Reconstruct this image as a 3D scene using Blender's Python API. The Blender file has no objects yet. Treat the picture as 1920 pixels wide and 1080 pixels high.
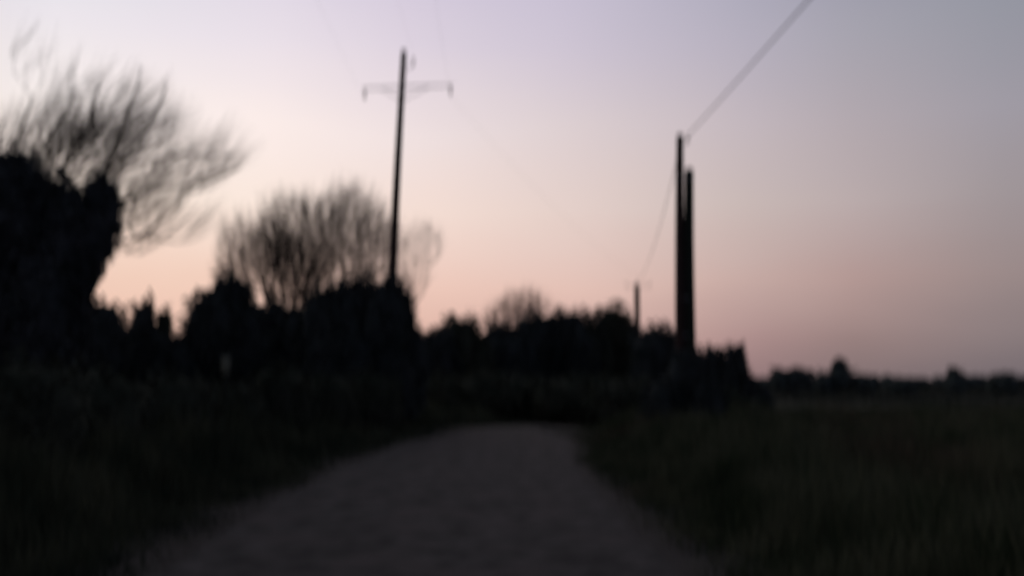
import bpy, math, random
import numpy as np
from mathutils import Vector, Matrix

C = bpy.context.scene
col = C.collection
R = math.radians
rnd = random.Random(7)
rng = np.random.default_rng(11)

# ---------------------------------------------------------------- camera
F = 1663.0                      # focal length in photo pixels (1920 wide)
CAM_Z = 1.5
HORIZON = 722.0
PITCH = math.atan((HORIZON - 540) / F)
cam_d = bpy.data.cameras.new('camera')
cam = bpy.data.objects.new('camera', cam_d); col.objects.link(cam)
cam.location = (0, 0, CAM_Z)
cam.rotation_euler = (R(90) + PITCH, 0, 0)
cam_d.sensor_width = 36.0
cam_d.lens = F / 1920 * 36
cam_d.clip_end = 5000
cam_d.clip_start = 0.05
cam_d.dof.use_dof = True        # the phone is focused far too close: everything is soft
cam_d.dof.focus_distance = 1.0
cam_d.dof.aperture_fstop = 2.05
cam_d.dof.aperture_ratio = 1.9
C.camera = cam

cp, sp = math.cos(PITCH), math.sin(PITCH)
def ray(px, py):
    """world direction of a photo pixel"""
    x = (px - 960) / F; u = (540 - py) / F
    return (x, cp - u * sp, sp + u * cp)
def P(px, py, Y):
    d = ray(px, py); t = Y / d[1]
    return Vector((d[0] * t, Y, CAM_Z + d[2] * t))
def azel(px, py):
    d = ray(px, py)
    return math.atan2(d[0], d[1]), math.atan2(d[2], math.hypot(d[0], d[1]))

# ---------------------------------------------------------------- exposure
C.render.engine = 'CYCLES'
C.cycles.use_denoising = True
C.view_settings.view_transform = 'Standard'
C.view_settings.look = 'None'
C.view_settings.exposure = 0
C.view_settings.gamma = 1
C.view_settings.use_curve_mapping = False

def lin(c):
    return tuple(((v / 255) / 12.92 if v / 255 <= 0.04045 else ((v / 255 + .055) / 1.055) ** 2.4) for v in c)

# ---------------------------------------------------------------- dusk sky
W = bpy.data.worlds.new('World'); C.world = W; W.use_nodes = True
nt = W.node_tree; nt.nodes.clear()
N = nt.nodes.new; L = nt.links.new
def math_n(op, a, b=None, clamp=False):
    m = N('ShaderNodeMath'); m.operation = op; m.use_clamp = clamp
    for i, v in enumerate((a, b)):
        if v is None: continue
        if isinstance(v, (int, float)): m.inputs[i].default_value = v
        else: L(v, m.inputs[i])
    return m.outputs[0]
tc = N('ShaderNodeTexCoord'); sx = N('ShaderNodeSeparateXYZ'); L(tc.outputs['Generated'], sx.inputs[0])
az = math_n('ARCTAN2', sx.outputs[0], sx.outputs[1])
el = math_n('ARCSINE', sx.outputs[2])
nz = N('ShaderNodeTexNoise'); nz.inputs['Scale'].default_value = 3.0; nz.inputs['Detail'].default_value = 4
mp = N('ShaderNodeMapping'); mp.inputs['Scale'].default_value = (1, 1, 3.5)
L(tc.outputs['Generated'], mp.inputs[0]); L(mp.outputs[0], nz.inputs['Vector'])
wob = math_n('MULTIPLY', math_n('SUBTRACT', nz.outputs[0], .5), .045)
el2 = math_n('ADD', el, wob)
azp = math_n('ADD', math_n('MULTIPLY', az, 1 / (2 * math.pi)), .5)
AMB = (62, 66, 88)
rows = [   # elevation row (photo y) and its colours along x: the afterglow is brightest to the left
    (725, [(100, (216, 166, 150)), (350, (216, 166, 150)), (820, (200, 156, 146)), (1100, (180, 142, 138)), (1400, (146, 119, 120)), (1600, (124, 108, 110)), (1880, (112, 102, 107))]),
    (640, [(100, (236, 190, 171)), (350, (237, 193, 175)), (820, (224, 183, 169)), (1100, (206, 168, 159)), (1400, (173, 142, 140)), (1600, (151, 128, 126)), (1880, (137, 123, 124))]),
    (540, [(100, (242, 206, 187)), (350, (242, 206, 188)), (820, (237, 200, 186)), (1100, (226, 191, 180)), (1400, (198, 170, 164)), (1600, (179, 152, 148)), (1880, (155, 138, 137))]),
    (400, [(100, (250, 230, 215)), (450, (251, 232, 220)), (820, (243, 220, 210)), (1100, (226, 206, 200)), (1400, (200, 184, 181)), (1600, (186, 171, 171)), (1880, (160, 150, 153))]),
    (250, [(100, (248, 238, 235)), (500, (252, 237, 233)), (760, (241, 226, 225)), (1050, (222, 208, 210)), (1400, (195, 183, 189)), (1600, (178, 168, 174)), (1880, (160, 155, 164))]),
    (100, [(100, (236, 230, 236)), (500, (235, 225, 233)), (760, (222, 211, 223)), (1050, (208, 198, 212)), (1400, (181, 175, 189)), (1600, (166, 163, 174)), (1880, (150, 151, 162))]),
    (0,   [(100, (224, 224, 231)), (500, (224, 216, 229)), (760, (213, 203, 220)), (1050, (201, 193, 211)), (1400, (173, 170, 186)), (1600, (157, 156, 171)), (1880, (144, 147, 160))]),
]
prev = None
for i, (y, stops) in enumerate(rows):
    r = N('ShaderNodeValToRGB'); r.color_ramp.interpolation = 'B_SPLINE' if False else 'LINEAR'
    L(azp, r.inputs[0])
    pts = [(0.0, AMB), (.30, tuple(.5 * a + .5 * b for a, b in zip(AMB, stops[0][1])))]
    pts += [(azel(x, y)[0] / (2 * math.pi) + .5, c) for x, c in stops]
    pts += [(.70, tuple(.65 * a + .35 * b for a, b in zip(AMB, stops[-1][1]))), (1.0, AMB)]
    e = r.color_ramp.elements
    while len(e) < len(pts): e.new(.5)
    for k, (p, c) in enumerate(sorted(pts)):
        e[k].position = p; e[k].color = (*lin(c), 1)
    if prev is None: prev, pe = r.outputs[0], azel(960, y)[1]
    else:
        e1 = azel(960, y)[1]
        mr = N('ShaderNodeMapRange'); mr.clamp = True
        mr.inputs[1].default_value = pe; mr.inputs[2].default_value = e1; L(el2, mr.inputs[0])
        mx = N('ShaderNodeMix'); mx.data_type = 'RGBA'; L(mr.outputs[0], mx.inputs[0]); L(prev, mx.inputs[6]); L(r.outputs[0], mx.inputs[7])
        prev, pe = mx.outputs[2], e1
# overhead: the dusk blue of a clear sky with the sun just gone (Sky Texture), dim
sky = N('ShaderNodeTexSky'); sky.sky_type = 'NISHITA'; sky.sun_disc = False
SUN_AZ = azel(330, 700)[0]
sky.sun_elevation = R(1.5); sky.sun_rotation = SUN_AZ
skm = N('ShaderNodeMix'); skm.data_type = 'RGBA'; skm.blend_type = 'MULTIPLY'; skm.inputs[0].default_value = 1
L(sky.outputs[0], skm.inputs[6]); skm.inputs[7].default_value = (.1, .1, .11, 1)
mr = N('ShaderNodeMapRange'); mr.interpolation_type = 'SMOOTHSTEP'
mr.inputs[1].default_value = azel(960, 0)[1] + .03; mr.inputs[2].default_value = R(65); L(el2, mr.inputs[0])
mx = N('ShaderNodeMix'); mx.data_type = 'RGBA'; L(mr.outputs[0], mx.inputs[0]); L(prev, mx.inputs[6]); L(skm.outputs[2], mx.inputs[7])
bg = N('ShaderNodeBackground'); bg.inputs[1].default_value = 1.0; L(mx.outputs[2], bg.inputs[0])
wo = N('ShaderNodeOutputWorld'); L(bg.outputs[0], wo.inputs[0])

# the last warm light from the left of the horizon
sun_d = bpy.data.lights.new('sun', 'SUN'); sun_d.energy = .06; sun_d.angle = R(14); sun_d.color = (1, .72, .55)
sun = bpy.data.objects.new('sun', sun_d); col.objects.link(sun)
sun.rotation_euler = Vector((math.sin(SUN_AZ), math.cos(SUN_AZ), math.tan(R(3)))).to_track_quat('Z', 'Y').to_euler()

# ---------------------------------------------------------------- helpers
def tag(o, label=None, cat=None, group=None, kind=None):
    if label: o['label'] = label
    if cat: o['category'] = cat
    if group: o['group'] = group
    if kind: o['kind'] = kind
    return o
def empty(name, loc, label, cat, group=None):
    o = bpy.data.objects.new(name, None); o.location = loc; o.empty_display_size = .3
    col.objects.link(o); return tag(o, label, cat, group)
def np_mesh(name, V, faces_n, Fi, mat, parent=None, smooth=False):
    """V (n,3) world coordinates, Fi flat indices of faces with faces_n corners each"""
    V = np.asarray(V, dtype=np.float32).reshape(-1, 3).copy(); Fi = np.asarray(Fi, dtype=np.int32).ravel()
    if parent is not None: V -= np.array(base_of(parent), dtype=np.float32)
    nf = len(Fi) // faces_n
    m = bpy.data.meshes.new(name)
    m.vertices.add(len(V)); m.vertices.foreach_set('co', V.ravel())
    m.loops.add(len(Fi)); m.loops.foreach_set('vertex_index', Fi)
    m.polygons.add(nf); m.polygons.foreach_set('loop_start', np.arange(0, nf * faces_n, faces_n, dtype=np.int32))
    m.polygons.foreach_set('loop_total', np.full(nf, faces_n, dtype=np.int32))
    if smooth: m.polygons.foreach_set('use_smooth', np.ones(nf, dtype=bool))
    m.update(calc_edges=True); m.validate()
    m.materials.append(mat)
    o = bpy.data.objects.new(name, m); col.objects.link(o)
    if parent is not None: o.parent = parent
    return o
def base_of(o):
    v = Vector((0, 0, 0))
    while o is not None: v = v + o.location; o = o.parent
    return v
class Tubes:
    """collects tapered tube segments and lathed shapes into one mesh"""
    def __init__(s): s.V = []; s.Q = []; s.n = 0
    def path(s, pts, rad, sides=8, caps=True):
        pts = [Vector(p) for p in pts]
        t0 = (pts[1] - pts[0]).normalized()
        a = t0.cross(Vector((0, 0, 1)));
        if a.length < 1e-3: a = Vector((1, 0, 0))
        a.normalize(); base = s.n
        for i, p in enumerate(pts):
            t = (pts[min(i + 1, len(pts) - 1)] - pts[max(i - 1, 0)])
            if t.length < 1e-9: t = t0
            t.normalize(); a = (a - t * a.dot(t))
            if a.length < 1e-6: a = t.orthogonal()
            a.normalize(); b = t.cross(a)
            for k in range(sides):
                w = 2 * math.pi * k / sides
                s.V.append(p + (a * math.cos(w) + b * math.sin(w)) * rad[i])
        for i in range(len(pts) - 1):
            for k in range(sides):
                q = base + i * sides; k2 = (k + 1) % sides
                s.Q += [q + k, q + k2, q + sides + k2, q + sides + k]
        s.n += len(pts) * sides
        if caps:
            for (i, c) in ((0, pts[0]), (len(pts) - 1, pts[-1])):
                s.V.append(c); ci = s.n; s.n += 1
                for k in range(0, sides, 2):
                    s.Q += [ci, base + i * sides + k, base + i * sides + (k + 1) % sides, base + i * sides + (k + 2) % sides]
    def box(s, c, hx, hy, hz, bevel=.15):
        c = Vector(c); h = min(hx, hy, hz) * bevel
        rings = [(-hz, -h), (-hz + h, 0), (hz - h, 0), (hz, -h)]
        b0 = s.n
        for z, d in rings:
            for (x, y) in ((-1, -1), (1, -1), (1, 1), (-1, 1)):
                s.V.append(c + Vector((x * (hx + d), y * (hy + d), z))); s.n += 1
        for i in range(3):
            for k in range(4):
                q = b0 + i * 4; s.Q += [q + k, q + (k + 1) % 4, q + 4 + (k + 1) % 4, q + 4 + k]
        s.Q += [b0 + 3, b0 + 2, b0 + 1, b0]; q = b0 + 12; s.Q += [q, q + 1, q + 2, q + 3]
    def build(s, name, mat, parent=None, smooth=True):
        return np_mesh(name, [tuple(v) for v in s.V], 4, s.Q, mat, parent, smooth)

# ---------------------------------------------------------------- materials
def mat(name, c0, c1, scale=4.0, rough=.9, bump=0.0, coords='Object', stretch=(1, 1, 1), spec=.25, detail=6, extra=None):
    m = bpy.data.materials.new(name); m.use_nodes = True
    t = m.node_tree; b = t.nodes['Principled BSDF']
    tc = t.nodes.new('ShaderNodeTexCoord'); mp = t.nodes.new('ShaderNodeMapping'); mp.inputs['Scale'].default_value = stretch
    n = t.nodes.new('ShaderNodeTexNoise'); n.inputs['Scale'].default_value = scale; n.inputs['Detail'].default_value = detail
    r = t.nodes.new('ShaderNodeValToRGB'); r.color_ramp.elements[0].position = .34; r.color_ramp.elements[1].position = .66
    r.color_ramp.elements[0].color = (*c0, 1); r.color_ramp.elements[1].color = (*c1, 1)
    t.links.new(tc.outputs[coords], mp.inputs[0]); t.links.new(mp.outputs[0], n.inputs['Vector'])
    t.links.new(n.outputs[0], r.inputs[0]); out = r.outputs[0]
    if extra:       # a second, finer or coarser layer
        n2 = t.nodes.new('ShaderNodeTexNoise'); n2.inputs['Scale'].default_value = extra[0]; n2.inputs['Detail'].default_value = 3
        t.links.new(mp.outputs[0], n2.inputs['Vector'])
        r2 = t.nodes.new('ShaderNodeValToRGB'); r2.color_ramp.elements[0].position = extra[2]; r2.color_ramp.elements[1].position = extra[3]
        t.links.new(n2.outputs[0], r2.inputs[0])
        mx = t.nodes.new('ShaderNodeMix'); mx.data_type = 'RGBA'
        t.links.new(r2.outputs[0], mx.inputs[0]); t.links.new(out, mx.inputs[6]); mx.inputs[7].default_value = (*extra[1], 1)
        out = mx.outputs[2]
    t.links.new(out, b.inputs['Base Color'])
    b.inputs['Roughness'].default_value = rough; b.inputs['Specular IOR Level'].default_value = spec
    if bump:
        bp = t.nodes.new('ShaderNodeBump'); bp.inputs['Strength'].default_value = bump; bp.inputs['Distance'].default_value = .02
        n3 = t.nodes.new('ShaderNodeTexNoise'); n3.inputs['Scale'].default_value = scale * 8; n3.inputs['Detail'].default_value = 4
        t.links.new(mp.outputs[0], n3.inputs['Vector']); t.links.new(n3.outputs[0], bp.inputs['Height']); t.links.new(bp.outputs[0], b.inputs['Normal'])
    return m
M_road = mat('worn_asphalt', (.004, .004, .004), (.080, .070, .068), 3.2, .9, .9, detail=3, extra=(1.3, (.066, .054, .052), .50, .62))
M_shoulder = mat('gravel_shoulder', (.026, .020, .018), (.048, .040, .036), 3, .95, .7, extra=(30, (.09, .08, .07), .55, .8))
M_earth = mat('earth', (.035, .038, .026), (.055, .052, .038), .5, 1, .4, extra=(.08, (.030, .038, .020), .4, .65), spec=.05)
M_bark = mat('bark', (.030, .024, .020), (.055, .044, .036), 9, .95, .6, stretch=(1, 1, .25), spec=.1)
M_twig = mat('twigs', (.050, .038, .032), (.080, .062, .050), 3, .95, spec=.1)
M_ever = mat('evergreen_leaves', (.038, .048, .046), (.085, .095, .090), 1.1, .9, spec=.08)
M_ivy = mat('ivy_leaves', (.040, .048, .048), (.090, .095, .095), 1.6, .9, spec=.1)
M_bush = mat('bush_leaves', (.045, .055, .038), (.095, .098, .070), .9, .9, spec=.08)
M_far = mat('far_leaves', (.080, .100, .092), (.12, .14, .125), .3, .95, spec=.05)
M_grassR = mat('meadow_grass', (.030, .048, .022), (.165, .165, .100), 1.6, .9, spec=.1, extra=(.23, (.14, .085, .065), .55, .72))
M_grassL = mat('verge_grass', (.030, .045, .028), (.15, .15, .09), 1.4, .9, spec=.08)
M_field = mat('far_field_grass', (.035, .045, .034), (.10, .10, .08), .12, .95, spec=.05)
M_pole = mat('creosoted_wood', (.045, .026, .022), (.075, .05, .042), 6, .85, .6, stretch=(6, 6, .3), spec=.2)
M_pole2 = mat('mossy_wood', (.024, .030, .022), (.045, .050, .038), 5, .85, .6, stretch=(6, 6, .3), spec=.2)
M_metal = mat('galvanised_steel', (.35, .35, .36), (.5, .5, .52), 10, .6)
M_ceram = mat('glazed_ceramic', (.20, .17, .16), (.26, .23, .22), 5, .35, spec=.5)
M_wire = mat('cable', (.05, .05, .055), (.08, .08, .085), 2, .6)
M_post = mat('weathered_plastic', (.18, .19, .13), (.26, .26, .19), 6, .6)

# ---------------------------------------------------------------- terrain
def sstep(a, b, x):
    t = min(1, max(0, (x - a) / (b - a))); return t * t * (3 - 2 * t)
RC = [(-40, -.6), (0, -.60), (7, -.72), (12.5, -.95), (19, -.87), (25, -.5), (31, .05), (38, 1.6), (45, 4.5), (52, 9), (60, 16), (70, 28), (85, 50)]
def rc(y):      # Catmull-Rom through the centre line points
    k = 1
    while k < len(RC) - 3 and RC[k + 1][0] < y: k += 1
    (y0, a), (y1, b), (y2, c), (y3, d) = RC[k - 1:k + 3]
    t = (y - y1) / (y2 - y1); m1 = (c - a) / (y2 - y0) * (y2 - y1); m2 = (d - b) / (y3 - y1) * (y2 - y1)
    return (2*t**3 - 3*t*t + 1) * b + (t**3 - 2*t*t + t) * m1 + (-2*t**3 + 3*t*t) * c + (t**3 - t*t) * m2
HW = 2.1
def road_dist(x, y):    # signed: negative left of the road, 0 inside
    yy = min(85, max(-40, y)); c = rc(yy); dx = x - c
    sl = (rc(min(85, yy + .5)) - rc(yy - .5)); dx /= math.sqrt(1 + sl * sl)
    return dx
def gz(x, y):
    z = -.95 * sstep(30, 52, y) * (1 - sstep(75, 160, y))
    d = road_dist(x, y)
    if d < 0: z += .45 * sstep(HW + .9, HW + 3.6, -d) + .5 * sstep(6, 25, -d)
    else: z += .12 * sstep(HW + .9, HW + 2.8, d)
    z += (math.sin(x * .31 + y * .17) * .05 + math.sin(x * .83 - y * .41) * .03) * sstep(HW + .5, HW + 3, abs(d))
    return z
def axis(n, first, far):
    a = [0.0]; s = first
    while a[-1] < far: a.append(a[-1] + s); s *= n
    return a
xa = axis(1.045, .28, 2500); xs = sorted(set([-v for v in xa] + xa))
ys = [-30 + 2.0 * k for k in range(15)] + [v for v in axis(1.022, .35, 3000)]
gv = [(x, y, gz(x, y) - .012) for y in ys for x in xs]
nx = len(xs); gf = []
for j in range(len(ys) - 1):
    for i in range(nx - 1):
        a = j * nx + i; gf += [a, a + 1, a + nx + 1, a + nx]
g = np_mesh('ground', gv, 4, gf, M_earth, None, True); tag(g, kind='structure')

def strip(name, o0, o1, m, dz, y0=-30, y1=84, n=5, step=.6, jit0=0, jit1=0):
    V = []; Fq = []; y = y0; rows_ = 0
    while y < y1:
        c = rc(y); sl = rc(min(84.9, y + .5)) - rc(y - .5); q = math.sqrt(1 + sl * sl)
        nxv, nyv = 1 / q, -sl / q
        a = o0 + jit0 * (math.sin(y * 1.9) * .5 + math.sin(y * .77 + 1) * .6 + rnd.uniform(-.5, .5)); b = o1 + jit1 * (math.sin(y * 2.3 + 2) * .5 + math.sin(y * .6) * .6 + rnd.uniform(-.5, .5))
        for k in range(n):
            o = a + (b - a) * k / (n - 1)
            X, Y = c + nxv * o, y + nyv * o
            V.append((X, Y, gz(X, Y) + dz + (.03 * (1 - (o / HW) ** 2) if name == 'road' else 0)))
        rows_ += 1; y += step
    for j in range(rows_ - 1):
        for i in range(n - 1):
            a = j * n + i; Fq += [a, a + 1, a + n + 1, a + n]
    o = np_mesh(name, V, 4, Fq, m, None, True); tag(o, kind='structure'); return o
strip('road', -HW, HW, M_road, .012, n=9, jit0=.10, jit1=.06)
strip('gravel_shoulder', HW - .15, HW + .85, M_shoulder, .004, n=4, jit1=.25, jit0=0)
strip('earth_shoulder', -HW - .9, -HW + .15, M_shoulder, .004, n=4, jit0=.3, jit1=0)

# ---------------------------------------------------------------- grass (uncountable)
def grass(name, spots, hmin, hmax, width, m, label, lean=.35, per=1):
    """spots (n,3) roots with height factor in the 4th column"""
    S = np.array(spots, dtype=np.float64); n = len(S)
    h = rng.uniform(hmin, hmax, n) * S[:, 3]
    a = rng.uniform(0, 2 * math.pi, n); w = width * rng.uniform(.6, 1.3, n) * S[:, 4]
    la = rng.uniform(0, 2 * math.pi, n); lr = h * rng.uniform(.05, lean, n)
    d = np.stack([np.cos(a) * w, np.sin(a) * w, np.zeros(n)], 1)
    b = S[:, :3].copy(); b[:, 2] -= .02
    mid = b + np.stack([np.cos(la) * lr * .3, np.sin(la) * lr * .3, h * .6], 1)
    top = b + np.stack([np.cos(la) * lr, np.sin(la) * lr, h], 1)
    V = np.stack([b - d, b + d, mid + d * .7, mid - d * .7, top + d * .12, top - d * .12], 1).reshape(-1, 3)
    i = np.arange(n)[:, None] * 6
    Fq = np.concatenate([i + np.array([[0, 1, 2, 3]]), i + np.array([[3, 2, 4, 5]])], 1)
    o = np_mesh(name, V, 4, Fq, m); tag(o, label, 'grass', kind='stuff'); return o
def scatter(n, side, y0, y1, x_out, hfun, power=2.0):
    out = []
    while len(out) < n:
        y = y0 + (y1 - y0) * rnd.random() ** power
        d = HW + .25 - 1.3 * sstep(23, 31, y) + (x_out(y)) * rnd.random() ** 1.3
        if side > 0: d += .1 + .10 * (math.sin(y * 1.7) + math.sin(y * .6)) * .5 + rnd.uniform(-.25, .25)
        else: d += .05 + .14 * (math.sin(y * 1.1 + 2) + math.sin(y * .45)) * .5 + rnd.uniform(-.3, .3)
        if d < HW - .3 - 1.3 * sstep(23, 31, y): continue
        yy = min(84, y); x = rc(yy) + side * d * (1 if y < 31 else math.sqrt(1 + (rc(yy) - rc(yy - 1)) ** 2))
        if abs(x) > .75 * y + 3: continue
        cl = .5 + .5 * math.sin(x * 1.3 + math.sin(y * .9) * 2) * math.sin(y * 1.1 + x * .4)
        if rnd.random() > .35 + .75 * cl: continue
        hf, wf = hfun(d, y); hf *= .6 + .7 * cl
        out.append((x, y, gz(x, y), hf, wf))
    return out
wfun = lambda y: 1 + max(0, y - 8) / 9
grass('meadow_grass', scatter(150000, 1, 2.0, 70, lambda y: 6 + y * .75, lambda d, y: ((.15 + .85 * sstep(HW + .1, HW + 2.2, d)), wfun(y))), .22, .75, .005, M_grassR,
      'tall rough meadow grass spreading right of the road towards the field')
grass('verge_grass', scatter(90000, -1, 2.0, 45, lambda y: 5 + y * .6, lambda d, y: ((.12 + .88 * sstep(HW, HW + 2.4, d)), wfun(y))), .25, .85, .006, M_grassL,
      'dark overgrown grass on the bank left of the road')
ff = []
while len(ff) < 40000:
    y = 60 + 300 * rnd.random() ** 1.6; x = rnd.uniform(-.2, .72) * y
    if y < 85 and road_dist(x, y) < HW + 1: continue
    ff.append((x, y, gz(x, y), .6 + .6 * rnd.random(), y / 9))
grass('field_grass', ff, .25, .6, .006, M_field, 'far grass of the open field reaching to the horizon on the right')

# ---------------------------------------------------------------- leafy plants
def leaves(center, rad, n, size, hole=0.0):
    """leaf-sized quads filling an uneven ellipsoid; returns vertices and quads"""
    c = np.array(center); rad = np.array(rad)
    u = rng.normal(size=(n, 3)); u /= np.linalg.norm(u, axis=1)[:, None]
    ph = rng.uniform(0, 6.28, 6); u = u / ((np.abs(u) ** 3.4).sum(1) ** (1 / 3.4))[:, None]
    lump = 1 + .11 * np.sin(u[:, 0] * 5 + ph[0] + u[:, 2] * 3) + .10 * np.sin(u[:, 1] * 6 + ph[1]) * np.sin(u[:, 2] * 7 + ph[2]) + .06 * np.sin(u[:, 0] * 13 + ph[3]) * np.sin(u[:, 2] * 12 + ph[4])
    r = (rng.uniform(.22, 1, n) ** .5) * lump
    p = c + u * r[:, None] * rad + rng.normal(size=(n, 3)) * .10 * min(rad[0], rad[2])
    return p, u
def quads(p, size, flat=.0):
    n = len(p)
    a = rng.normal(size=(n, 3)); a /= np.linalg.norm(a, axis=1)[:, None]
    b = rng.normal(size=(n, 3)); b -= a * (a * b).sum(1)[:, None]; b /= np.linalg.norm(b, axis=1)[:, None]
    s = size * rng.uniform(.6, 1.4, n)[:, None]
    V = np.stack([p - a * s, p + b * s * .5, p + a * s, p - b * s * .5], 1).reshape(-1, 3)
    return V, np.arange(4 * n)
def core(center, rad, seed):
    """uneven inner mass of crossed foliage so that a dense crown stays opaque"""
    V = []; Q = []; nu, nv = 14, 9
    for j in range(nv + 1):
        for i in range(nu):
            t = math.pi * j / nv; f = 2 * math.pi * i / nu
            d = Vector((math.sin(t) * math.cos(f), math.sin(t) * math.sin(f), math.cos(t)))
            d = d / ((abs(d.x) ** 3.4 + abs(d.y) ** 3.4 + abs(d.z) ** 3.4) ** (1 / 3.4))
            k = .80 + .10 * math.sin(f * 3 + seed) * math.sin(t * 4 + seed * 2) + .06 * math.sin(f * 5 + seed * 3)
            V.append((center[0] + d.x * rad[0] * k, center[1] + d.y * rad[1] * k, center[2] + d.z * rad[2] * k))
    for j in range(nv):
        for i in range(nu):
            Q += [j * nu + i, j * nu + (i + 1) % nu, (j + 1) * nu + (i + 1) % nu, (j + 1) * nu + i]
    return np.array(V), np.array(Q)

def leafy(name, label, cat, Y, lobes, m=None, size=.09, dens=1.0, group=None, part='foliage', depth=1.0, stems=4):
    """lobes: (px, py, rx, ry) in photo pixels turned into metres at distance Y; each lobe gets its own depth"""
    m = m or M_ever
    k = Y / F
    xs_ = [l[0] for l in lobes]; bx = (min(xs_) + max(xs_)) / 2
    b = P(bx, 700, Y); b.z = gz(b.x, b.y)
    t = empty(name, b, label, cat, group)
    VV = []; QQ = []; nn = 0; tips = []
    for (px, py, rx, ry) in lobes:
        Yl = Y + rnd.uniform(-.5, .5) * rx * k * depth
        c = P(px, py, Yl); rx *= Yl / F; ry *= Yl / F; r = (rx, max(rx, .35) * rnd.uniform(.8, 1.1) * depth, ry)
        g0 = gz(c.x, c.y)
        if c.z - ry < g0 + .1 and c.z - ry > g0 - .6: pass
        area = 4 * math.pi * ((rx * ry + rx * r[1] + ry * r[1]) / 3)
        n = int(min(16000, max(250, dens * 2.0 * area / (size * size))))
        p, u = leaves(c, r, n, size); p = p[p[:, 2] > g0 + .02]
        V, Fq = quads(p, size); VV.append(V); QQ.append(Fq + nn); nn += len(V)
        V, Fq = core(c, r, rnd.uniform(0, 6)); V[:, 2] = np.maximum(V[:, 2], g0 - .05); VV.append(V); QQ.append(Fq + nn); nn += len(V)
        tips.append((c, ry))
    np_mesh(part, np.concatenate(VV), 4, np.concatenate(QQ), m, t)
    tb = Tubes()
    for (c, ry) in tips:
        for s in range(max(1, stems // len(tips))):
            o = Vector((rnd.uniform(-.12, .12), rnd.uniform(-.12, .12), 0))
            e = c + Vector((rnd.uniform(-.3, .3), rnd.uniform(-.3, .3), ry * .55))
            q = b + o; q.z = gz(q.x, q.y) - .1
            mid = q.lerp(e, .5) + Vector((rnd.uniform(-.15, .15), rnd.uniform(-.15, .15), 0))
            r0 = .03 + .012 * (e.z - q.z)
            tb.path([q, mid, e], [r0, r0 * .7, r0 * .25], 6)
    tb.build('trunk', M_bark, t)
    return t

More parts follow.
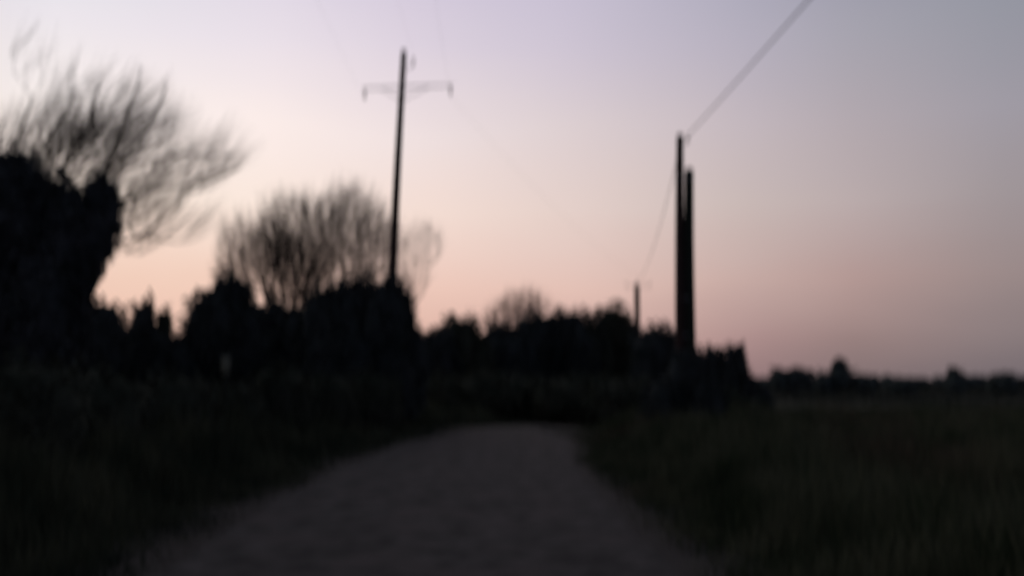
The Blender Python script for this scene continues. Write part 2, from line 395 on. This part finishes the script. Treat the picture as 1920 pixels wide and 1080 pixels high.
# ---------------------------------------------------------------- bare trees
def bare_tree(label, Y, base_px, lobes, n_pts, r_tip, trunks=1, twig_len=.5, twigs=3, depth=.8, name='bare_tree', lean=(0, 0), group=None, up=.5, flow=None, spread=.5, tuft=None, limb=0, extra_limbs=()):
    b = P(base_px, 700, Y); b.z = gz(b.x, b.y) - .05
    t = empty(name, b, label, 'tree', group)
    pts = []
    tot = sum(l[2] * l[3] * (l[4] if len(l) > 4 else 1) for l in lobes)
    for l in lobes:
        px, py, rx, ry = l[:4]; w = l[4] if len(l) > 4 else 1
        c = P(px, py, Y); rx *= Y / F; ry *= Y / F; ry_d = max(rx, ry) * depth
        for _ in range(int(n_pts * l[2] * l[3] * w / tot)):
            while True:
                v = Vector((rnd.uniform(-1, 1), rnd.uniform(-1, 1), rnd.uniform(-1, 1)))
                q = (c.x + v.x * rx, c.y + v.y * ry_d, c.z + v.z * ry)
                if v.length >= 1: continue
                if tuft is None: break
                fx, fz = flow[0], flow[2]; fl = math.hypot(fx, fz); al = (q[0] * fx + q[2] * fz) / fl; ac = (q[2] * fx - q[0] * fz) / fl
                if math.sin(tuft * ac + 1.6 * math.sin(al * tuft * .16 + 1) + .8 * q[1]) + .6 * math.sin(tuft * .43 * ac + al * 1.1 + 2) > rnd.uniform(-.45 if tuft > 6 else -1.1, .6): break
            pts.append((c.x + v.x * rx, c.y + v.y * ry_d, c.z + v.z * ry))
    pts = np.array(pts)
    nodes = [tuple(b)]; par = [-1]; plen = [0.0]
    zlow = min(P(l[0], l[1] + l[3], Y).z for l in lobes)
    cen = pts.mean(0)
    # trunk up to the lower crown, optionally forked, then given limbs
    for k in range(trunks):
        dx = (k - (trunks - 1) / 2) * .55
        last = 0
        for s in range(1, 6):
            f = s / 5
            z = b.z + (zlow - b.z) * f * 1.05
            nodes.append((b.x + dx * f * 1.2 + (cen[0] - b.x) * .35 * f * f + rnd.uniform(-.05, .05), b.y + rnd.uniform(-.1, .1) + dx * .3, z))
            par.append(last); plen.append(plen[last] + .2); last = len(nodes) - 1
    n_trunk = len(nodes); lw = {}
    for line in extra_limbs:
        # limb: pixel polyline starting from nearest node
        q = P(line[0][0], line[0][1], Y); d = [(Vector(n) - q).length for n in nodes]; last = int(np.argmin(d))
        for li, (x, y) in enumerate(line):
            for sub in (.5, 1):
                a = Vector(nodes[last]); e = P(x, y, Y + rnd.uniform(-.3, .3)); p = a.lerp(e, sub) + Vector((rnd.uniform(-.05, .05), 0, rnd.uniform(-.05, .05)))
                nodes.append(tuple(p)); par.append(last); plen.append(plen[last] + (p - a).length); last = len(nodes) - 1
                lw[last] = limb * (1 - .75 * (li + sub - .5) / len(line))
    order = np.argsort(np.linalg.norm(pts - np.array(nodes[-1]) * 0 - np.array([b.x, b.y, b.z]), axis=1) + rng.uniform(-.3, .3, len(pts)))
    NA = np.zeros((len(nodes) + len(pts) * 3 + 10, 3)); PL = np.zeros(len(NA)); cnt = len(nodes)
    NA[:cnt] = nodes; PL[:cnt] = plen
    for oi in order:
        p = pts[oi]; d = NA[:cnt] - p; dist = np.linalg.norm(d, axis=1)
        below = np.maximum(0, NA[:cnt, 2] - p[2])
        cost = dist + .18 * PL[:cnt] + below * .9
        if flow is not None: cost += .55 * (dist + (d @ np.array(flow)))
        cost[0:3] += 5
        k = int(np.argmin(cost)); a = Vector(NA[k]); e = Vector(p); ln = (e - a).length
        if ln < .06: continue
        seg = 2 if ln > .35 else 1
        last = k
        for s in range(1, seg + 1):
            f = s / seg; q = a.lerp(e, f)
            if s < seg: q += Vector((rnd.uniform(-.1, .1), rnd.uniform(-.1, .1), -.06 + rnd.uniform(-.05, .05))) * ln
            NA[cnt] = q; PL[cnt] = PL[last] + ln / seg; par.append(last); last = cnt; cnt += 1
    # pipe-model radii
    r2 = np.zeros(cnt); kids = [[] for _ in range(cnt)]
    for i in range(1, cnt): kids[par[i]].append(i)
    for i in range(cnt - 1, -1, -1):
        if not kids[i]: r2[i] = r_tip ** 2.3
        r = r2[i] ** (1 / 2.3)
        if par[i] >= 0: r2[par[i]] += r2[i]
    rad = r2 ** (1 / 2.3)
    for k in range(1, len(nodes)): rad[k] = max(rad[k], lw.get(k, limb * 1.3))
    sm = Tubes(); tr = Tubes()
    for i in range(1, cnt):
        a, e = Vector(NA[par[i]]), Vector(NA[i]); ra, re = min(max(rad[par[i]], rad[i] if i < len(nodes) else 0), rad[i] * 1.35), rad[i]
        tgt, sd = (tr, 9) if i < len(nodes) else ((tr, 5) if re > r_tip * 3 else (sm, 3))
        tgt.path([a, e + (e - a) * .03], [ra, re], sd, caps=False)
    # twig fans at the ends, sweeping up and outwards
    for i in range(1, cnt):
        if len(kids[i]) > 1 or rad[i] > r_tip * 2.2: continue
        a = Vector(NA[i]); d0 = (a - Vector(NA[par[i]])).normalized()
        out = Vector((a.x - cen[0], (a.y - cen[1]) * .6, 0)); out = out.normalized() if out.length > .1 else Vector((0, 0, 0))
        for _ in range(twigs):
            d = (d0 * .7 + Vector((rnd.uniform(-spread, spread) + lean[0], rnd.uniform(-.5, .5), up + rnd.uniform(-.2, .4) + lean[1])) + out * .35).normalized()
            l = twig_len * rnd.uniform(.5, 1.3); m = a + d * l * .5 + Vector((rnd.uniform(-.05, .05), 0, rnd.uniform(-.03, .05))) * l
            e = a + (d + Vector((0, 0, .25))).normalized() * l
            sm.path([a, m, e], [r_tip * .8, r_tip * .6, r_tip * .3], 3, caps=False)
    tr.build('trunk', M_bark, t)
    sm.build('twigs', M_twig, t, smooth=False)
    return t

# left side
leafy('evergreen_tree', 'broad black evergreen at the left edge, in front of the large bare tree', 'tree', 17,
      [(20, 400, 72, 125), (75, 430, 60, 112), (125, 440, 50, 100), (190, 392, 36, 66), (172, 450, 40, 62), (150, 500, 34, 70), (85, 610, 68, 150), (-90, 500, 110, 200), (10, 640, 90, 140), (125, 630, 38, 95)],
      M_ivy, .075, 1.0, stems=8)
bare_tree('large bare tree with windswept grey twigs rising over the evergreen at far left', 20, 90,
          [(70, 270, 80, 60, 1.5), (180, 300, 85, 70, 2.0), (260, 280, 75, 80), (215, 370, 60, 60, 1.2), (340, 320, 75, 55, .8), (300, 420, 80, 45, .6), (180, 215, 110, 70, .7), (400, 300, 45, 45, .5), (45, 110, 40, 50, .12), (250, 450, 70, 28, .8), (90, 380, 90, 80, 1)],
          1750, .0050, trunks=2, twig_len=.85, twigs=3, lean=(.9, .1), up=.6, flow=(.7, 0, .6), spread=.3, tuft=8.0, limb=.045,
          extra_limbs=[[(60, 310), (110, 235), (140, 165)], [(190, 335), (225, 260), (250, 190), (268, 125)], [(150, 350), (250, 310), (350, 285), (435, 290)],
                       [(200, 400), (280, 355), (380, 345), (450, 310)], [(190, 470), (250, 450), (330, 452)], [(120, 320), (165, 240), (185, 160)], [(170, 350), (270, 250), (315, 160)], [(20, 300), (50, 220), (60, 180)]])
leafy('shrub', 'low rounded dark shrub just right of the black evergreen foot', 'shrub', 26, [(190, 650, 42, 88), (160, 690, 40, 90)], M_ever, .09)
leafy('shrub', 'narrow dark shrub with a pointed top standing left of the pale gap', 'shrub', 29, [(266, 648, 23, 84), (272, 640, 14, 84)], M_ever, .09)
leafy('shrub', 'slim reddish dark shrub, the thinnest, right beside the pale gap of sky', 'shrub', 30, [(306, 655, 15, 82)], M_bush, .08, dens=.7)
leafy('shrub', 'low dark shrub filling the ground below the pale gap of sky', 'shrub', 28, [(330, 708, 45, 74), (285, 695, 60, 72), (235, 700, 50, 90)], M_ever, .1)
leafy('evergreen_tree', 'rounded dark evergreen left of the second bare tree, sloping down to the left', 'tree', 29,
      [(432, 590, 42, 78), (400, 620, 48, 75), (455, 640, 38, 85), (375, 670, 40, 80)], M_ever, .1, stems=4)
bare_tree('second bare tree with a domed crown of fine twigs left of the crossarm pole', 37, 535,
          [(560, 450, 90, 75), (645, 430, 78, 72), (700, 470, 50, 65), (480, 475, 75, 60, .9), (600, 520, 110, 55), (450, 520, 50, 40, .7), (540, 520, 60, 70)],
          2800, .0084, trunks=3, twig_len=.9, twigs=3, lean=(.03, .1), up=.9, flow=(.05, 0, 1), spread=.6, tuft=None, limb=.085,
          extra_limbs=[[(515, 620), (512, 540), (518, 470), (500, 430)], [(530, 560), (525, 500), (522, 440), (505, 400)], [(550, 580), (590, 500), (618, 440), (625, 385)], [(560, 600), (575, 530), (560, 450), (575, 390)], [(530, 600), (490, 520), (455, 470)]])
leafy('shrub', 'dark shrub around the foot of the second bare tree', 'shrub', 33, [(515, 645, 30, 85), (505, 685, 45, 95), (560, 660, 42, 90), (440, 715, 60, 80), (480, 650, 40, 70), (600, 690, 60, 100)], M_ever, .1)
leafy('evergreen_tree', 'wide flat-topped dark evergreen clump hiding the foot of the crossarm pole', 'tree', 30.5,
      [(610, 640, 48, 105), (665, 630, 58, 108), (722, 630, 48, 112), (745, 640, 36, 108), (772, 690, 28, 88), (640, 700, 80, 90), (730, 720, 58, 80)], M_ever, .1, stems=6)
bare_tree('faint thin bare tree showing just right of the crossarm pole', 48, 775, [(790, 462, 45, 42), (765, 520, 45, 50, .8)], 480, .0042, twig_len=.6, twigs=3, up=.6, flow=(.1, 0, 1))

# brambles along the left bank, each a bush of its own
bram = [(60, 780, 95, 105, 11, 'first bramble bush on the left bank, nearest the camera at the frame edge'),
        (200, 785, 85, 85, 13.5, 'low bramble bush on the left bank under the black evergreen'),
        (325, 775, 75, 72, 16, 'bramble bush on the left bank below the pale gap of sky'),
        (430, 775, 62, 55, 19, 'small bramble bush on the left bank behind the pale marker post'),
        (525, 755, 58, 65, 22, 'bramble bush on the left bank below the second bare tree'),
        (615, 760, 55, 55, 25, 'bramble bush on the left bank below the flat-topped evergreen clump'),
        (700, 755, 50, 55, 27.5, 'last bramble bush on the left bank, closest to the road bend')]
for (px, py, rx, ry, Y, lab) in bram:
    leafy('bramble_bush', lab, 'bush', Y, [(px, py, rx, ry), (px - rx * .6, py + 15, rx * .7, ry * .8), (px + rx * .5, py + 12, rx * .6, ry * .8)], M_bush, .06, dens=.7, group='bramble bushes along the left bank', depth=.8)

# middle distance, behind the bend
mid = [('shrub', 'low dark shrub at the dip right of the flat-topped evergreen clump', 58, [(800, 696, 42, 70), (825, 686, 32, 70)], M_ever),
       ('leafy_tree', 'small round tree behind the road bend, left end of the middle row', 60, [(862, 664, 36, 74), (835, 686, 32, 78), (880, 696, 42, 82)], M_bush),
       ('leafy_tree', 'low lumpy tree between the small round tree and the fuzzy bare treetop', 64, [(932, 676, 30, 72), (915, 696, 46, 74), (950, 696, 42, 76)], M_ever),
       ('leafy_tree', 'dark tree with the fuzzy bare treetop right behind it', 66, [(998, 666, 36, 78), (970, 696, 52, 80)], M_ever),
       ('leafy_tree', 'broad tree with a level top in the middle of the row behind the bend', 68, [(1070, 656, 36, 76), (1038, 666, 38, 80), (1098, 686, 38, 88)], M_ever),
       ('leafy_tree', 'domed greenish tree standing just left of the small far pole', 68, [(1148, 651, 36, 80), (1122, 686, 40, 90), (1172, 686, 36, 90)], M_bush),
       ('leafy_tree', 'low tree between the small far pole and the twin pole', 62, [(1222, 686, 40, 76), (1262, 696, 40, 78)], M_ever),
       ('shrub', 'low shrub in front of the middle row, above the end of the road', 52, [(930, 745, 92, 45), (850, 750, 72, 45)], M_bush),
       ('shrub', 'low shrub by the bend under the domed greenish tree', 50, [(1070, 750, 82, 42), (1160, 755, 82, 42)], M_bush)]
for (nm, lab, Y, lobes, m) in mid:
    leafy(nm, lab, 'tree' if 'tree' in nm else 'shrub', Y, lobes, m, .17, stems=3, group='trees and shrubs behind the road bend')
bare_tree('fuzzy bare treetop, reddish, rising above the middle row of trees', 72, 985, [(985, 580, 44, 34), (950, 605, 44, 34, .8), (985, 630, 50, 40, .8)], 620, .014, twig_len=.9, twigs=3, up=.6)

# clipped conifer hedge: a short row of columns right of the twin pole
for i, (px, top, rx, which) in enumerate([(1312, 652, 13, 'lowest, touching it'), (1332, 643, 12, 'second from the pole'), (1352, 647, 12, 'middle of the five'), (1371, 641, 12, 'fourth from the pole'), (1388, 638, 11, 'last, beside the field')]):
    leafy('columnar_conifer', 'columnar conifer in the short row right of the twin pole, ' + which, 'tree', 45,
          [(px, top + 44, rx, 40), (px, top + 95, rx + 3, 62)], M_ever, .11, group='columnar conifers right of the twin pole', stems=2, depth=.9)
leafy('shrub', 'small dark shrub sloping down to the field at the end of the conifer row', 'shrub', 46, [(1404, 745, 16, 48), (1425, 760, 24, 34)], M_ever, .11)
leafy('shrub', 'dark shrub hiding the foot of the twin pole', 'shrub', 25.8, [(1282, 740, 34, 78), (1250, 765, 44, 50), (1318, 765, 44, 50), (1284, 690, 20, 34)], M_ever, .07)
leafy('shrub', 'shrub under the conifer row, at the field side of the twin pole', 'shrub', 40, [(1345, 765, 55, 35), (1400, 775, 40, 28)], M_bush, .09)

# far field edge
far = [('distant_hedge', 'blocky distant hedge at the left end of the field horizon', 'hedge', 120, [(1462, 712, 18, 22), (1485, 713, 20, 22), (1508, 713, 18, 22)]),
       ('distant_tree', 'distant peaked small tree on the field horizon, the taller of the two', 'tree', 130, [(1575, 700, 15, 24), (1576, 712, 24, 22), (1574, 686, 7, 14)]),
       ('distant_tree', 'distant peaked small tree near the right edge, the shorter of the two on the horizon', 'tree', 135, [(1791, 712, 14, 22), (1792, 720, 22, 18), (1789, 701, 7, 13)]),
       ('distant_bush', 'distant round bush right beside the taller peaked tree', 'bush', 128, [(1622, 720, 22, 18), (1545, 718, 20, 19)]),
       ('distant_bush', 'distant flat bush midway between the two peaked trees', 'bush', 140, [(1690, 724, 30, 15)]),
       ('distant_bush', 'distant bush at the right edge of the picture on the field horizon', 'bush', 140, [(1880, 720, 30, 20)])]
for (nm, lab, cat, Y, lobes) in far:
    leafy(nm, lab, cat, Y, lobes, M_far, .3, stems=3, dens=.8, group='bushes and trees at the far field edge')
# far wood along the horizon: one uncountable mass
VV = []; QQ = []; nn = 0
for k in range(420):
    x = -420 + k * 2.6 + rnd.uniform(-2, 2); y = 430 + rnd.uniform(-25, 25) + .06 * abs(x)
    h = 4.9 + .9 * math.sin(k * .11) * math.sin(k * .037 + 1) + rnd.uniform(-.6, 1.1)
    c = (x, y, h * .55 + .3); r = (rnd.uniform(3, 5.5), 3.5, h * .62)
    p, u = leaves(c, r, 130, .5); V, Fq = quads(p, .55); VV.append(V); QQ.append(Fq + nn); nn += len(V)
    V, Fq = core(c, r, rnd.uniform(0, 6)); VV.append(V); QQ.append(Fq + nn); nn += len(V)
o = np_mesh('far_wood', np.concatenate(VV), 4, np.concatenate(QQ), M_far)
tag(o, 'long low line of far woodland along the horizon', 'woodland', kind='stuff')

# ---------------------------------------------------------------- poles and wires
def insulator(parent, top, h=.28, r=.07, up=False):
    """ribbed ceramic insulator hanging below (or standing above) the point"""
    tb = Tubes(); s = 1 if up else -1; p = []; rr = []
    prof = [(0, .3), (.08, .35), (.12, 1), (.22, .45), (.30, .95), (.42, .42), (.50, .9), (.62, .4), (.7, .85), (.84, .4), (1, .2)]
    for f, q in prof: p.append(Vector(top) + Vector((0, 0, s * h * f))); rr.append(r * q)
    tb.path(p, rr, 12); return tb.build('insulator', M_ceram, parent)
def pole(bx, by, tx, tz, r0, r1, m, parent, name='pole', ty=None):
    tb = Tubes(); g0 = gz(bx, by) - .3; n = 12; ty = by if ty is None else ty
    pts = []; rr = []
    for k in range(n + 1):
        f = k / n; pts.append(Vector((bx + (tx - bx) * f + .01 * math.sin(f * 7), by + (ty - by) * f, g0 + (tz - g0) * f))); rr.append(r0 + (r1 - r0) * f)
    pts.append(pts[-1] + Vector((0, 0, .04))); rr.append(r1 * .55)
    tb.path(pts, rr, 16); return tb.build(name, m, parent)

# crossarm pole, left of centre
Y1 = 32.5
top = P(757, 96, Y1); b0 = P(734, 540, Y1)
sl = (top.x - b0.x) / (top.z - b0.z); bx = b0.x - sl * (b0.z - gz(b0.x, Y1))
p1 = empty('utility_pole', (bx, Y1, gz(bx, Y1)), 'tall slightly leaning wooden pole with a crossarm rising from the flat-topped evergreen clump', 'utility pole')
pole(bx, Y1, top.x, top.z, .20, .105, M_pole, p1)
aL = P(680, 166, Y1 - .1); aR = P(850, 160, Y1 - .1)
tb = Tubes(); c = (aL + aR) / 2
tb.path([aL, c, aR], [.026, .03, .026], 4); tb.build('crossarm', M_metal, p1, smooth=False)
hub = P(753, 163, Y1)
for (a) in (aL, aR):
    tb = Tubes(); q = a.lerp(hub, .12)
    tb.path([a.lerp(hub, .45), hub + Vector((0, -.05, .42 if False else -.55))], [.018, .018], 6); tb.build('brace', M_metal, p1)
insL, insR = aL + Vector((.08, 0, -.04)), aR + Vector((-.10, 0, -.04))
insulator(p1, insL, .40, .065); insulator(p1, insR, .36, .065)
tb = Tubes(); q = P(762, 128, Y1); e = P(775, 124, Y1 - .05)
tb.path([q, e, e + Vector((0, 0, .06))], [.02, .02, .02], 6); tb.build('pin_bracket', M_metal, p1)
insulator(p1, e + Vector((0, 0, .04)), .30, .06, up=True)
tipA = e + Vector((0, 0, .34))

# small far pole
Y3 = 66
t3 = P(1194, 534, Y3)
p3 = empty('utility_pole', (t3.x, Y3, gz(t3.x, Y3)), 'small far pole with a crossarm sticking out above the trees behind the bend', 'utility pole')
pole(t3.x, Y3, t3.x, t3.z, .24, .20, M_pole, p3)
a3L, a3R = P(1174, 529, Y3 - .1), P(1219, 530, Y3 - .1)
tb = Tubes(); cz = t3.z - .12
a3L.z = a3R.z = cz; tb.path([a3L, (a3L + a3R) / 2, a3R], [.026, .03, .026], 4); tb.build('crossarm', M_metal, p3, smooth=False)
for a in (a3L, a3R): insulator(p3, a + Vector((0, 0, .03)), .25, .07, up=True)
insulator(p3, (t3.x, Y3, t3.z + .02), .28, .08, up=True)

# twin pole on the right: main pole with a shorter stub pole strapped beside it
Y2 = 27
t2 = P(1274.5, 254, Y2); s2 = P(1292, 318, Y2)
p2 = empty('utility_pole', (P(1280, 800, Y2).x, Y2, gz(P(1280, 800, Y2).x, Y2)), 'twin wooden pole on the right verge, a shorter mossy stub strapped to the taller one', 'utility pole')
pole(P(1275, 760, Y2).x, Y2, t2.x, t2.z, .20, .11, M_pole, p2)
pole(P(1292, 760, Y2).x, Y2, s2.x, s2.z, .20, .135, M_pole2, p2, name='stub_pole', ty=Y2 + .02)
for yy in (336, 560, 630):
    tb = Tubes(); a = P(1275, yy, Y2); e = P(1292, yy, Y2); n = 24; pts = []
    for k in range(n + 1):
        w = 2 * math.pi * k / n; cx = (a.x + e.x) / 2 + ((e.x - a.x) / 2 + .15) * math.cos(w)
        pts.append(Vector((cx, Y2 + .01 + .165 * math.sin(w), a.z)))
    tb.path(pts, [.016] * (n + 1), 5); tb.build('steel_strap', M_metal, p2)
tb = Tubes(); bz = P(1276, 268, Y2); br = Vector((bz.x + .09, Y2 - .02, bz.z)); be = Vector((bz.x + .22, Y2 - .06, bz.z + .02))
tb.path([br, be], [.02, .02], 6); tb.build('pin_bracket', M_metal, p2)
insulator(p2, be, .2, .06, up=True)

def wire(label, a, b, r, sag, n=40):
    a, b = Vector(a), Vector(b); pts = []
    for k in range(n + 1):
        f = k / n; p = a.lerp(b, f); p.z -= sag * 4 * f * (1 - f); pts.append(p)
    o_ = empty('power_line', a, label, 'power line')
    bpy.data.objects.remove(o_)
    tb = Tubes(); tb.path(pts, [r] * (n + 1), 6)
    o = tb.build('power_line', M_wire); tag(o, label, 'power line'); return o
w0 = be + Vector((0, 0, .2))
wire('thick cable climbing from the twin pole to the upper right corner', w0, (6.9, -12, 9.3), .018, .25)
wire('thin line dropping from the twin pole to the small far pole', Vector((t2.x, Y2, P(1270, 275, Y2).z)), (t3.x, Y3, t3.z + .28), .012, .9)
wire('faint wire rising from the left end of the crossarm overhead', insL + Vector((0, 0, -.42)), (-4.3, -12, 11.8), .0018, .3)
wire('faint wire rising from the right end of the crossarm overhead', insR + Vector((0, 0, -.38)), (-1.3, -12, 11.8), .0018, .3)
wire('faint wire rising from the very top of the crossarm pole', tipA, (-2.7, -12, 13), .0015, .3)
wire('faint wire falling from the crossarm end to the small far pole', insR + Vector((0, 0, -.38)), a3R + Vector((0, 0, .28)), .003, .8)

# pale marker post in the left verge
mp_ = P(425, 668, 17.5); mb = Vector((mp_.x, 17.5, gz(mp_.x, 17.5)))
mk = empty('marker_post', mb, 'small pale marker post standing in the dark growth of the left bank', 'marker post')
tb = Tubes(); hh = mp_.z - mb.z
tb.path([mb - Vector((0, 0, .2)), mb + Vector((0, 0, hh * .6)), mb + Vector((0, 0, hh - .2))], [.035, .035, .035], 8); tb.build('post', M_pole2, mk)
tb = Tubes(); tb.box(mb + Vector((0, -.045, hh - .17)), .085, .012, .17); tb.build('plate', M_post, mk, smooth=False)
